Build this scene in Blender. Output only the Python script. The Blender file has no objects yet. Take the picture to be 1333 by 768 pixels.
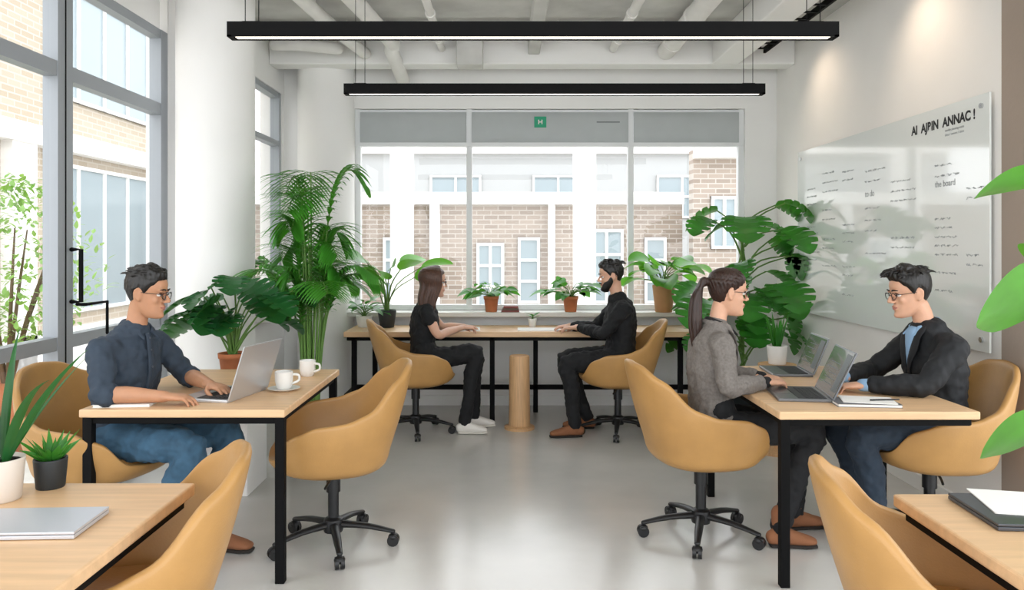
import bpy, math, random
from mathutils import Vector as V, Matrix, Euler
random.seed(7)
pi=math.pi
def C(h,k=1.0):
    h=h.lstrip('#'); r=[int(h[i:i+2],16)/255 for i in (0,2,4)]
    return tuple(((c/12.92) if c<=.04045 else ((c+.055)/1.055)**2.4)*k for c in r)+(1,)
# ------------------------------------------------------------------ materials
MATS={}
def mat(name,col,rough=.5,metal=0,var=.0,vscale=6,bump=0,bscale=40,coat=0,stretch=(1,1,1),spec=.5,emit=0,sss=0,detail=3):
    if name in MATS: return MATS[name]
    m=bpy.data.materials.new(name); m.use_nodes=True; nt=m.node_tree; N=nt.nodes; L=nt.links
    b=N['Principled BSDF']
    if isinstance(col,str): col=C(col)
    b.inputs['Base Color'].default_value=col; b.inputs['Roughness'].default_value=rough
    b.inputs['Metallic'].default_value=metal; b.inputs['Coat Weight'].default_value=coat
    b.inputs['Specular IOR Level'].default_value=spec
    if sss:
        b.inputs['Subsurface Weight'].default_value=sss; b.inputs['Subsurface Radius'].default_value=(.02,.008,.004)
        b.inputs['Subsurface Scale'].default_value=.5
    if emit: b.inputs['Emission Color'].default_value=col; b.inputs['Emission Strength'].default_value=emit
    tc=N.new('ShaderNodeTexCoord'); mp=N.new('ShaderNodeMapping'); mp.inputs['Scale'].default_value=stretch
    L.new(tc.outputs['Object'],mp.inputs['Vector'])
    if var:
        n=N.new('ShaderNodeTexNoise'); n.inputs['Scale'].default_value=vscale; n.inputs['Detail'].default_value=detail
        L.new(mp.outputs['Vector'],n.inputs['Vector'])
        r=N.new('ShaderNodeValToRGB')
        r.color_ramp.elements[0].position=.3; r.color_ramp.elements[1].position=.7
        r.color_ramp.elements[0].color=tuple(c*(1-var) for c in col[:3])+(1,)
        r.color_ramp.elements[1].color=tuple(min(1,c*(1+var)) for c in col[:3])+(1,)
        L.new(n.outputs['Fac'],r.inputs['Fac']); L.new(r.outputs['Color'],b.inputs['Base Color'])
    if bump:
        n=N.new('ShaderNodeTexNoise'); n.inputs['Scale'].default_value=bscale; n.inputs['Detail'].default_value=4
        L.new(mp.outputs['Vector'],n.inputs['Vector'])
        bp=N.new('ShaderNodeBump'); bp.inputs['Strength'].default_value=bump; bp.inputs['Distance'].default_value=.01
        L.new(n.outputs['Fac'],bp.inputs['Height']); L.new(bp.outputs['Normal'],b.inputs['Normal'])
    MATS[name]=m; return m
def glassmat(name,trans,rough=.02,refl=.5):
    m=bpy.data.materials.new(name); m.use_nodes=True; nt=m.node_tree; N=nt.nodes; L=nt.links
    for n in list(N): N.remove(n)
    o=N.new('ShaderNodeOutputMaterial'); t=N.new('ShaderNodeBsdfTransparent'); t.inputs[0].default_value=(trans,trans,trans,1)
    g=N.new('ShaderNodeBsdfGlossy'); g.inputs['Roughness'].default_value=rough
    lw=N.new('ShaderNodeLayerWeight'); lw.inputs[0].default_value=.5
    p=N.new('ShaderNodeMath'); p.operation='POWER'; p.inputs[1].default_value=4; L.new(lw.outputs['Facing'],p.inputs[0])
    q=N.new('ShaderNodeMath'); q.operation='MULTIPLY_ADD'; q.inputs[1].default_value=refl; q.inputs[2].default_value=.04; L.new(p.outputs[0],q.inputs[0])
    m2=N.new('ShaderNodeMixShader'); L.new(q.outputs[0],m2.inputs[0]); L.new(t.outputs[0],m2.inputs[1]); L.new(g.outputs[0],m2.inputs[2])
    L.new(m2.outputs[0],o.inputs[0]); MATS[name]=m; return m
def brickmat(name,c1,c2,mortar,scale=1):
    m=bpy.data.materials.new(name); m.use_nodes=True; nt=m.node_tree; N=nt.nodes; L=nt.links
    b=N['Principled BSDF']; b.inputs['Roughness'].default_value=.9
    tc=N.new('ShaderNodeTexCoord'); br=N.new('ShaderNodeTexBrick')
    br.inputs['Color1'].default_value=C(c1); br.inputs['Color2'].default_value=C(c2); br.inputs['Mortar'].default_value=C(mortar)
    br.inputs['Scale'].default_value=scale; br.inputs['Brick Width'].default_value=.26; br.inputs['Row Height'].default_value=.085; br.inputs['Mortar Size'].default_value=.010
    L.new(tc.outputs['Object'],br.inputs['Vector']); L.new(br.outputs['Color'],b.inputs['Base Color']); return m
def leafmat(name,c,var=.3):
    m=mat(name,c,rough=.35,var=var,vscale=7,spec=.5)
    nt=m.node_tree; N=nt.nodes; L=nt.links; b=N['Principled BSDF']; o=N['Material Output']
    t=N.new('ShaderNodeBsdfTranslucent'); cc=C(c); t.inputs[0].default_value=(min(1,cc[0]*2+.03),min(1,cc[1]*1.8),cc[2]*1.0,1)
    mx=N.new('ShaderNodeMixShader'); mx.inputs[0].default_value=.3
    L.new(b.outputs[0],mx.inputs[1]); L.new(t.outputs[0],mx.inputs[2]); L.new(mx.outputs[0],o.inputs[0]); return m

WHITE=mat('wall_paint','#f0efed',.8,var=.02,vscale=2,bump=.05,bscale=60)
WALLR=mat('warm_wall_paint','#f3f0ec',.8,var=.03,vscale=1.5,bump=.05,bscale=60)
SHADEP=mat('shaded_pier_plaster','#a39488',.85,var=.05,vscale=2,bump=.1)  # taupe tone is the shadow on the pier's front face, put into its colour
CEIL=mat('ceiling_plaster','#c6c5c1',.9,var=.2,vscale=2.2,bump=.8,bscale=7,detail=8)
FLOOR=mat('polished_concrete','#c9c7c3',.18,var=.13,vscale=1.1,bump=.02,bscale=20,detail=10)
FRAME=mat('window_frame_grey','#9a9fa4',.45,metal=.1)
FRAMEW=mat('window_frame_white','#e6e8e9',.5)
GLASS=glassmat('window_glass',.97)
BLIND=leafmat('roller_blind','#cfd3d3',.03)
BLIND.node_tree.nodes['Mix Shader'].inputs[0].default_value=.4
BLIND.node_tree.nodes['Translucent BSDF'].inputs[0].default_value=(.42,.44,.44,1)
BLIND.node_tree.nodes['Principled BSDF'].inputs['Roughness'].default_value=.9
BLACK=mat('black_metal','#0a0a0b',.7,metal=.0,spec=.15)
BLACKP=mat('black_plastic','#151618',.4)
CHROME=mat('brushed_metal','#c8cacc',.25,metal=1)
SILVER=mat('aluminium','#c4c5c7',.35,metal=.6)
DARKALU=mat('grey_aluminium','#75777b',.35,metal=.6)
SCREEN=mat('laptop_screen','#1d2126',.12,coat=.5)
UI=mat('screen_panel','#3d454b',.3,emit=.1)
KEYS=mat('laptop_keys','#1c1d20',.5)
WOOD=mat('light_oak','#dfb98f',.42,var=.10,vscale=3,stretch=(1,12,12),bump=.04,bscale=12,detail=6)
WOODE=mat('oak_edge','#cda376',.5,var=.12,vscale=6,stretch=(14,14,1))
LEATH=mat('tan_leather','#b68a51',.42,var=.07,vscale=9,bump=.08,bscale=160)
LEATH2=mat('tan_leather_cushion','#ab7d47',.45,var=.08,vscale=7,bump=.12,bscale=120)
TERRA=mat('terracotta','#b96f47',.8,var=.12,vscale=12)
TANPOT=mat('tan_ceramic','#b98c62',.7,var=.1)
WPOT=mat('white_ceramic','#e8e6e1',.3)
DPOT=mat('dark_pot','#23282b',.5)
SOIL=mat('soil','#2c2018',.95,bump=.6,bscale=80)
PAPER=mat('paper','#f2f0ec',.8)
LG=leafmat('leaf_green','#37802f'); LD=leafmat('leaf_deep_green','#236030'); LB=leafmat('leaf_bright_green','#4f9632'); LP=leafmat('palm_green','#468f32')
STEM=mat('plant_stem','#5c8238',.6,var=.2); BARK=mat('bark','#6d5a44',.9,var=.3,bump=.5)

# ------------------------------------------------------------------ mesh builder
def smooth_path(P,R,sub):
    P=[V(p) for p in P]; R=[(r,r) if isinstance(r,(int,float)) else tuple(r) for r in R]
    if sub<=1 or len(P)<3:
        return P,R
    op=[];orr=[]
    n=len(P)
    for i in range(n-1):
        p0=P[max(i-1,0)];p1=P[i];p2=P[i+1];p3=P[min(i+2,n-1)]
        for k in range(sub):
            t=k/sub
            op.append(.5*((2*p1)+(p2-p0)*t+(2*p0-5*p1+4*p2-p3)*t*t+(3*p1-p0-3*p2+p3)*t**3))
            s=t*t*(3-2*t)
            orr.append(tuple(R[i][j]*(1-s)+R[i+1][j]*s for j in (0,1)))
    op.append(P[-1]);orr.append(R[-1]); return op,orr
class MB:
    def __init__(s): s.v=[];s.f=[];s.m=[];s.T=None
    def add(s,vs,fs,mat=0,M=None):
        o=len(s.v)
        for p in vs:
            p=V(p)
            if M is not None: p=M@p
            if s.T is not None: p=s.T@p
            s.v.append(p)
        for f in fs: s.f.append([i+o for i in f]); s.m.append(mat)
    def clamp(s,lo,hi):
        for p in s.v:
            for k in range(3): p[k]=min(hi[k],max(lo[k],p[k]))
    def tube(s,P,R,n=12,mat=0,up=None,sub=3,cap=True,M=None):
        if isinstance(R,(int,float)): R=[R]*len(P)
        P,R=smooth_path(P,R,sub)
        k=len(P); T=[]
        for i in range(k):
            t=P[min(i+1,k-1)]-P[max(i-1,0)]
            T.append(t.normalized() if t.length>1e-9 else V((0,0,1)))
        if up is None:
            a=V((0,0,1)) if abs(T[0].z)<.9 else V((1,0,0))
            u=(a-T[0]*a.dot(T[0])).normalized()
        fr=[]
        for i in range(k):
            t=T[i]
            if up is not None: sd=V(up).cross(t).normalized(); uu=t.cross(sd)
            else:
                u=(u-t*u.dot(t)).normalized(); uu=u; sd=u.cross(t)
            fr.append((sd,uu))
        def ring(c,fu,ra,rb): return [c+fu[0]*(ra*math.cos(2*pi*j/n))+fu[1]*(rb*math.sin(2*pi*j/n)) for j in range(n)]
        seq=[]
        if cap:
            m=min(R[0])
            for sc,of in ((.35,.92),(.72,.68),(.93,.35)): seq.append(ring(P[0]-T[0]*m*of,fr[0],R[0][0]*sc,R[0][1]*sc))
        for i in range(k): seq.append(ring(P[i],fr[i],*R[i]))
        if cap:
            m=min(R[-1])
            for sc,of in ((.93,.35),(.72,.68),(.35,.92)): seq.append(ring(P[-1]+T[-1]*m*of,fr[-1],R[-1][0]*sc,R[-1][1]*sc))
        vs=[p for r in seq for p in r]; fs=[]
        for i in range(len(seq)-1):
            for j in range(n):
                a=i*n+j;b=i*n+(j+1)%n; fs.append((a,b,b+n,a+n))
        fs.append(tuple(reversed(range(n)))); fs.append(tuple(range((len(seq)-1)*n,len(seq)*n)))
        s.add(vs,fs,mat,M)
    def ell(s,c,r,rot=None,seg=16,mat=0,M=None):
        if isinstance(r,(int,float)): r=(r,r,r)
        Rm=Euler(rot).to_matrix() if rot else Matrix.Identity(3)
        vs=[];fs=[];h=seg//2+1
        c=V(c)
        vs.append(c+Rm@V((0,0,r[2])))
        for i in range(1,h):
            a=pi*i/h
            for j in range(seg):
                b=2*pi*j/seg; vs.append(c+Rm@V((r[0]*math.sin(a)*math.cos(b),r[1]*math.sin(a)*math.sin(b),r[2]*math.cos(a))))
        vs.append(c+Rm@V((0,0,-r[2]))); last=len(vs)-1
        for j in range(seg): fs.append((0,1+j,1+(j+1)%seg))
        for i in range(h-2):
            for j in range(seg):
                a=1+i*seg+j;b=1+i*seg+(j+1)%seg; fs.append((a,a+seg,b+seg,b))
        o=1+(h-2)*seg
        for j in range(seg): fs.append((last,o+(j+1)%seg,o+j))
        s.add(vs,fs,mat,M)
    def box(s,lo,hi,mat=0,M=None):
        x0,y0,z0=lo;x1,y1,z1=hi
        vs=[(x0,y0,z0),(x1,y0,z0),(x1,y1,z0),(x0,y1,z0),(x0,y0,z1),(x1,y0,z1),(x1,y1,z1),(x0,y1,z1)]
        s.add(vs,[(3,2,1,0),(4,5,6,7),(0,1,5,4),(1,2,6,5),(2,3,7,6),(3,0,4,7)],mat,M)
    def quad(s,a,b,c,d,mat=0): s.add([a,b,c,d],[(0,1,2,3)],mat)
    def lathe(s,prof,n=28,mat=0,M=None,c=(0,0,0)):
        vs=[];fs=[]
        for r,z in prof:
            for j in range(n): vs.append((c[0]+r*math.cos(2*pi*j/n),c[1]+r*math.sin(2*pi*j/n),c[2]+z))
        for i in range(len(prof)-1):
            for j in range(n):
                a=i*n+j;b=i*n+(j+1)%n; fs.append((a,b,b+n,a+n))
        fs.append(tuple(reversed(range(n)))); fs.append(tuple(range((len(prof)-1)*n,len(prof)*n)))
        s.add(vs,fs,mat,M)
    def obj(s,name,mats,loc=(0,0,0),rz=0,smooth=True,parent=None,bevel=0,remesh=0,sm=0,rot=None,subsurf=0,solid=0,auto=40,folds=0):
        me=bpy.data.meshes.new(name); me.from_pydata([tuple(p) for p in s.v],[],s.f)
        for m in mats: me.materials.append(m)
        me.polygons.foreach_set('material_index',s.m); me.update()
        o=bpy.data.objects.new(name,me); bpy.context.collection.objects.link(o)
        o.location=loc; o.rotation_euler=rot if rot else (0,0,rz)
        if parent: o.parent=parent
        if remesh:
            r=o.modifiers.new('union','REMESH'); r.mode='VOXEL'; r.voxel_size=remesh; r.use_smooth_shade=True
            if sm:
                q=o.modifiers.new('soft','SMOOTH'); q.factor=.5; q.iterations=sm
            if folds:
                tx=bpy.data.textures.get('folds')
                if not tx: tx=bpy.data.textures.new('folds','CLOUDS'); tx.noise_scale=.045; tx.noise_depth=1
                q=o.modifiers.new('folds','DISPLACE'); q.texture=tx; q.strength=folds; q.mid_level=.5; q.texture_coords='LOCAL'
        else:
            if smooth:
                me.polygons.foreach_set('use_smooth',[True]*len(me.polygons))
                try: me.set_sharp_from_angle(angle=math.radians(auto))
                except Exception: pass
            if solid:
                q=o.modifiers.new('thick','SOLIDIFY'); q.thickness=solid; q.offset=-1
            if bevel:
                q=o.modifiers.new('bevel','BEVEL'); q.width=bevel; q.segments=2; q.limit_method='ANGLE'
            if subsurf:
                q=o.modifiers.new('sub','SUBSURF'); q.levels=subsurf; q.render_levels=subsurf
        return o
def empty(name,loc=(0,0,0),rz=0):
    e=bpy.data.objects.new(name,None); bpy.context.collection.objects.link(e); e.location=loc; e.rotation_euler=(0,0,rz); e.empty_display_size=.1; return e
def boxobj(name,lo,hi,m,bevel=0,parent=None):
    b=MB(); b.box(lo,hi); return b.obj(name,[m],smooth=False,bevel=bevel,parent=parent)

# ------------------------------------------------------------------ camera
H0=1.45
cam=bpy.data.cameras.new('camera'); co=bpy.data.objects.new('camera',cam); bpy.context.collection.objects.link(co)
co.location=(0,0,H0); co.rotation_euler=(pi/2,0,0); cam.lens=27.0; cam.sensor_width=36; cam.shift_x=.005; cam.shift_y=-.048
cam.clip_start=.05
bpy.context.scene.camera=co

# ------------------------------------------------------------------ room
CZ=3.21; XR=2.46; XL=-2.35; YB=7.0
boxobj('floor',(-2.45,-.5,-.1),(3.6,7.2,0),FLOOR)
boxobj('ceiling',(-2.5,-.5,CZ),(3.6,7.2,CZ+.1),CEIL)
wb=MB()
wb.box((-2.25,YB,0),(-1.39,YB+.2,CZ)); wb.box((2.17,YB,0),(XR+.2,YB+.2,CZ)); wb.box((-1.39,YB,2.70),(2.17,YB+.2,CZ)); wb.box((-1.39,YB,0),(2.17,YB+.2,.86))
wb.obj('wall_back',[WHITE],smooth=False)
wr=MB(); wr.box((XR,3.82,0),(XR+.2,YB,CZ)); wr.obj('wall_right',[WALLR],smooth=False)
boxobj('wall_pier',(XR+.0,3.62,0),(3.6,3.82,CZ),SHADEP)
wl=MB(); wl.box((XL-.15,-.5,2.92),(XL,5.2,CZ)); wl.box((XL-.002,5.34,0),(-2.04,5.5,CZ)); wl.box((-2.2,5.5,0),(-2.03,6.12,CZ)); wl.box((-2.2,6.12,2.82),(-2.03,YB,CZ)); wl.box((-2.2,6.12,0),(-2.03,YB,.88)); wl.box((-2.2,6.93,.88),(-2.03,YB,2.82))
wl.box((XL-.15,5.32,0),(XL-.002,5.5,CZ))
wl.obj('wall_left',[WHITE],smooth=False)
c=MB(); c.lathe([(.257,0),(.257,CZ)],n=48); c.obj('round_column',[WHITE],loc=(-2.0,5.28,0))
c=MB(); c.lathe([(.25,0),(.25,CZ)],n=48); c.obj('round_column',[WHITE],loc=(-1.63,6.93,0))
boxobj('baseboard_back',(-1.39,6.98,0),(XR,YB,.09),WHITE)
boxobj('baseboard_right',(XR-.015,3.82,0),(XR,YB,.09),WHITE)

# back window
w=MB(); y0,y1=7.03,7.10
for x in (-1.39,-.37,1.11,2.12): w.box((x,y0,.86),(x+.05,y1,2.70))
w.box((-1.385,y0+.005,2.65),(2.165,y1-.005,2.695)); w.box((-1.385,y0+.005,.865),(2.165,y1-.005,.91)); w.box((-1.385,y0-.01,2.36),(2.165,y1-.005,2.40))
w.quad((-1.39,7.06,.9),(2.17,7.06,.9),(2.17,7.06,2.68),(-1.39,7.06,2.68),1)
w.obj('window_1',[FRAMEW,GLASS],smooth=False)
bl=empty('roller_blind')
b=MB(); b.box((-1.34,7.015,2.395),(-.37,7.028,2.67)); b.box((-.32,7.015,2.395),(1.11,7.028,2.67)); b.box((1.16,7.015,2.395),(2.12,7.028,2.67)); b.obj('fabric',[BLIND],smooth=False,parent=bl)
b=MB(); b.box((.25,7.006,2.53),(.36,7.013,2.63),0); b.box((.285,7.003,2.56),(.295,7.0055,2.60),1); b.box((.315,7.003,2.56),(.325,7.0055,2.60),1); b.box((.285,7.003,2.575),(.325,7.0055,2.585),1)
b.box((.82,7.008,2.575),(1.03,7.013,2.585),2)
b.obj('sign_label',[mat('sign_green','#1f9a72',.5),PAPER,mat('label_grey','#7d8283',.6)],smooth=False,parent=bl)
boxobj('trim_1',(-1.42,6.80,.82),(2.2,7.0,.86),mat('sill_stone','#dcdad6',.5),bevel=.005)
# left window wall
w=MB(); xa,xb=XL-.08,XL
def vpost(y,wd,z0=0,z1=2.92): w.box((xa,y,z0),(xb,y+wd,z1))
for y,wd in ((-.5,.1),(1.3,.07),(2.7,.07),(4.02,.14),(5.22,.10)): vpost(y,wd)
w.box((xa-.004,4.085,0),(xb+.003,4.093,2.92),2)
for z,h in ((2.86,.06),(2.34,.08),(.90,.07),(0,.12)): w.box((xa+.005,-.5,z),(xb-.005,5.3,z+h))
w.quad((XL-.045,-.5,.05),(XL-.045,5.3,.05),(XL-.045,5.3,2.9),(XL-.045,-.5,2.9),1)
w.tube([(XL+.01,4.13,1.15),(XL+.06,4.13,1.15),(XL+.06,4.13,1.43),(XL+.01,4.13,1.43)],.012,n=8,mat=2,sub=1)
w.tube([(XL+.0,4.2,1.13),(XL+.05,4.2,1.13),(XL+.05,4.42,1.13),(XL+.05,4.42,.95)],.009,n=8,mat=2,sub=1)
w.obj('window_2',[FRAME,GLASS,BLACK],smooth=False)
w=MB(); xa,xb=-2.12,-2.04
for y,wd in ((6.12,.05),(6.88,.05)): w.box((xa,y,.88),(xb,y+wd,2.82))
for z in (2.77,2.34,.88): w.box((xa+.004,6.125,z+.002),(xb-.004,6.925,z+.048))
w.quad((-2.085,6.12,.9),(-2.085,6.93,.9),(-2.085,6.93,2.8),(-2.085,6.12,2.8),1)
w.obj('window_3',[FRAME,GLASS],smooth=False)
boxobj('trim_2',(-2.03,6.1,.84),(-1.82,6.7,.88),MATS['sill_stone'],bevel=.005)

# ceiling structure
c=MB(); c.box((-2.03,6.55,3.0),(2.46,6.75,CZ)); c.obj('ceiling_beam',[WHITE],smooth=False,bevel=.01)
c=MB(); c.box((1.75,3.0,3.0),(1.98,6.55,CZ)); c.obj('ceiling_beam',[WHITE],smooth=False,bevel=.01)
c=MB(); c.box((.18,3.0,3.08),(.28,6.55,CZ)); c.obj('ceiling_beam',[CEIL],smooth=False,bevel=.01)
c=MB(); c.box((-.42,6.35,2.95),(-.2,6.55,3.21)); c.obj('junction_box',[CEIL],smooth=False,bevel=.01)
for i,(P,r) in enumerate([([(-1.5,3,3.1),(-1.35,5.4,3.1),(-1.2,6.5,3.08)],.05),([(-1.25,3,3.1),(-.95,6.0,3.1),(-.95,6.3,3.06),(-.93,6.9,2.93)],.06),([(-1.9,6.3,3.1),(-1.7,6.3,3.1),(-1.4,6.35,3.08)],.05),([(-.55,3,3.12),(-.55,6.5,3.12)],.03),([(.9,3,3.12),(.9,6.5,3.12)],.035),([(-2,6.0,3.16),(1.75,6.0,3.16)],.03),([(1.35,3,3.10),(1.35,6.5,3.10)],.075)]):
    c=MB(); c.tube(P,r,n=16,sub=4)
    for q in range(4):
        k=V(P[0]).lerp(V(P[-1]),.2+.22*q) if len(P)==2 else V(P[min(q,len(P)-1)])
        c.tube([k,(k.x,k.y,CZ)],.006,n=6,sub=1)
    if len(P)==2 and abs(P[0][0]-P[1][0])<.1:
        for q in range(5): c.tube([(P[0][0],3.4+q*.7,P[0][2]),(P[0][0],3.44+q*.7,P[0][2])],r+.008,n=16,sub=1,cap=False)
    c.obj('ceiling_pipe',[mat('pipe_paint','#e4e2de',.6,var=.05)])
c=MB()
c.box((2.05,3,3.08),(2.07,6.5,3.13)); c.box((2.17,3,3.08),(2.19,6.5,3.13))
for i in range(21): c.box((2.05,3.05+i*.165,3.08),(2.19,3.07+i*.165,3.09))
for y in (3.5,5,6.4): c.box((2.11,y,3.09),(2.12,y+.01,CZ))
c.obj('cable_tray',[BLACK],smooth=False)
def spotlamp(x,y,z,tx,ty,tz,power,size=1.9,col=(1,.78,.58)):
    e=empty('ceiling_spotlight',(x,y,z))
    b=MB(); d=(V((tx,ty,tz))-V((x,y,z))).normalized()
    b.tube([V((0,0,0))-d*.06,V((0,0,0))+d*.04],.03,n=20,sub=1,cap=False); b.tube([(0,0,.0),(0,0,CZ-z)],.008,n=8,sub=1,cap=False)
    b.obj('housing',[mat('lamp_white','#e8e6e2',.5)],parent=e)
    l=bpy.data.lights.new('spot','SPOT'); l.energy=power; l.color=col; l.spot_size=size; l.spot_blend=1; l.shadow_soft_size=.08
    o=bpy.data.objects.new('lamp',l); bpy.context.collection.objects.link(o); o.parent=e; o.location=d*.06; o.rotation_euler=d.to_track_quat('-Z','Y').to_euler()
spotlamp(2.02,6.0,3.12,2.46,5.9,2.45,11); spotlamp(2.02,4.5,3.12,2.46,4.45,2.45,14)

def pendant(x,y,z,L):
    e=empty('linear_pendant_light',(x,y,z))
    b=MB(); b.box((-L/2,-.035,.006),(L/2,.035,.065)); b.box((-L/2,-.035,-.002),(L/2,-.030,.006)); b.box((-L/2,.030,-.002),(L/2,.035,.006)); b.box((-L/2,-.035,-.002),(-L/2+.02,.035,.006)); b.box((L/2-.02,-.035,-.002),(L/2,.035,.006)); b.obj('housing',[BLACK],parent=e,smooth=False)
    b=MB(); b.box((-L/2+.03,-.022,.002),(L/2-.03,.022,.006)); b.obj('diffuser',[mat('led_strip',(1,.93,.82,1),.5,emit=2.5)],parent=e,smooth=False)
    b=MB()
    for sx in (-1,1):
        xx=sx*(L/2-.1)
        b.tube([(xx-.03,0,.065),(xx-.03,0,CZ-z)],.002,n=6,sub=1); b.tube([(xx+.03,0,.065),(xx+.03,0,CZ-z)],.002,n=6,sub=1); b.box((xx-.04,-.015,.065),(xx+.04,.015,.072))
    b.obj('cables',[BLACK],parent=e)
pendant(.115,3.42,2.375,2.7); pendant(.305,4.95,2.425,2.7)

# ------------------------------------------------------------------ exterior
boxobj('ground_outside',(-30,-5,-.3),(30,40,-.12),mat('paving','#cfccc6',.9,var=.1))
BR1=brickmat('brick_tan','#93867b','#a89a8e','#b9b2aa'); BR2=brickmat('brick_pale','#b0a28e','#bbae9d','#c4bcb0')
PALE=mat('pale_render','#f1efec',.9); WG=mat('outside_window_glass','#94a2a8',.2)
def extbuilding(name,loc,rot,W,Hh,m,wins,bands):
    e=bpy.data.objects.new(name,None); bpy.context.collection.objects.link(e); e.location=loc; e.rotation_euler=rot
    b=MB(); b.box((0,0,-.3),(W,Hh,0)); b.obj('facade',[m],parent=e,smooth=False)
    b=MB()
    for (x,y,w_,h_,nx,ny) in wins:
        b.box((x,y,0),(x+w_,y+h_,.03),0)
        t=.05
        for k in range(nx+1): xx=x+(w_-t)*k/nx; b.box((xx,y,.0),(xx+t,y+h_,.06),1)
        for k in range(ny+1): yy=y+(h_-t)*k/ny; b.box((x,yy,.0),(x+w_,yy+t,.065),1)
    for (x,y,w_,h_,d) in bands: b.box((x,y,0),(x+w_,y+h_,d),1)
    b.obj('windows',[WG,PALE],parent=e,smooth=False)
extbuilding('brick_building',(-9,14,-.2),(pi/2,0,0),12.2,2.6,BR1,[(10.5,.6,.62,1.35,2,3),(6.75,.6,.55,1.2,2,3),(8.45,.5,.5,1.2,2,3),(9.2,.6,.4,1.2,1,3),(11.5,.6,.4,1.2,1,3)],[(0,2.4,12.2,.22,.15),(0,.0,12.2,.35,.1),(7.6,0,.18,2.6,.12),(9.75,0,.12,2.6,.1)])
extbuilding('pale_building',(-5.5,18,-.2),(pi/2,0,0),13.5,4.0,mat('pale_grey_render','#b4b6b6',.9),[(3.7,2.3,1.2,1.0,2,2),(6.1,2.3,1.2,1.0,2,2),(9.0,2.3,1.2,1.0,2,2)],[(0,3.8,13.5,.2,.15)])
extbuilding('brick_building',(3.2,13.2,-.2),(pi/2,0,0),6,3.3,BR1,[(.3,1.6,.45,.9,2,2)],[(0,3.15,6,.15,.2)])
b=MB(); b.box((0,0,0),(.35,.3,4.5)); b.obj('render_pillar',[PALE],loc=(-1.9,12.5,-.2),smooth=False)
b=MB(); b.box((0,0,0),(.35,.3,4.5)); b.obj('render_pillar',[PALE],loc=(1.1,12.5,-.2),smooth=False)
extbuilding('courtyard_building',(-6.2,2,-.2),(pi/2,0,pi/2),11.5,6.6,BR2,[(8.3,.7,2.9,2.1,4,1),(4.5,.6,2.6,2.2,3,1),(8.3,3.7,2.9,1.6,4,1),(4.5,3.7,2.6,1.6,3,1)],[(0,2.95,11.5,.25,.2),(0,6.3,11.5,.4,.35),(0,0,11.5,.5,.15),(7.4,.0,.5,3.0,.15)])

# ------------------------------------------------------------------ tables
def table(name,x0,x1,y0,y1,legs,top=.75,th=.035,rails=True):
    e=empty(name,(0,0,0))
    b=MB(); b.box((x0,y0,top-th),(x1,y1,top)); b.obj('tabletop',[WOOD],parent=e,smooth=False,bevel=.006)
    b=MB(); t=.04
    for (x,y) in legs: b.box((x-t/2,y-t/2,0),(x+t/2,y+t/2,top-th))
    if rails:
        b.box((x0+.03,y0+.02,top-th-.03),(x1-.03,y0+.045,top-th)); b.box((x0+.03,y1-.045,top-th-.03),(x1-.03,y1-.02,top-th))
        b.box((x0+.02,y0+.03,top-th-.03),(x0+.045,y1-.03,top-th)); b.box((x1-.045,y0+.03,top-th-.03),(x1-.02,y1-.03,top-th))
    b.obj('frame',[BLACK],parent=e,smooth=False,bevel=.003)
    return e
table('work_table',-1.83,-.95,3.28,4.36,[(-1.80,3.31),(-.975,3.31),(-1.80,4.33),(-.98,4.33)])
table('work_table',1.15,2.0,3.24,4.48,[(1.18,3.27),(1.18,4.45),(1.95,4.0)])
table('work_table',-2.05,-.92,1.0,2.27,[(-2.0,1.05),(-2.0,2.2)],rails=True)
table('work_table',1.09,2.05,1.0,2.17,[(2.0,1.05),(2.0,2.1)])
e=table('window_bench',-1.33,1.85,6.25,6.78,[(-1.25,6.29),(-1.15,6.7),(-.12,6.29),(.25,6.7),(1.2,6.7),(1.42,6.29),(1.78,6.29)],th=.045)
b=MB(); b.box((-1.33,6.68,.20),(1.85,6.71,.24)); b.box((-1.33,6.27,.20),(-1.29,6.7,.24)); b.obj('stretcher',[BLACK],parent=e,smooth=False)
b=MB(); b.lathe([(.12,0),(.12,.02),(.085,.03),(.08,.57),(.075,.58)],n=32); b.obj('wooden_stand',[WOODE],loc=(.10,6.1,0))

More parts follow.
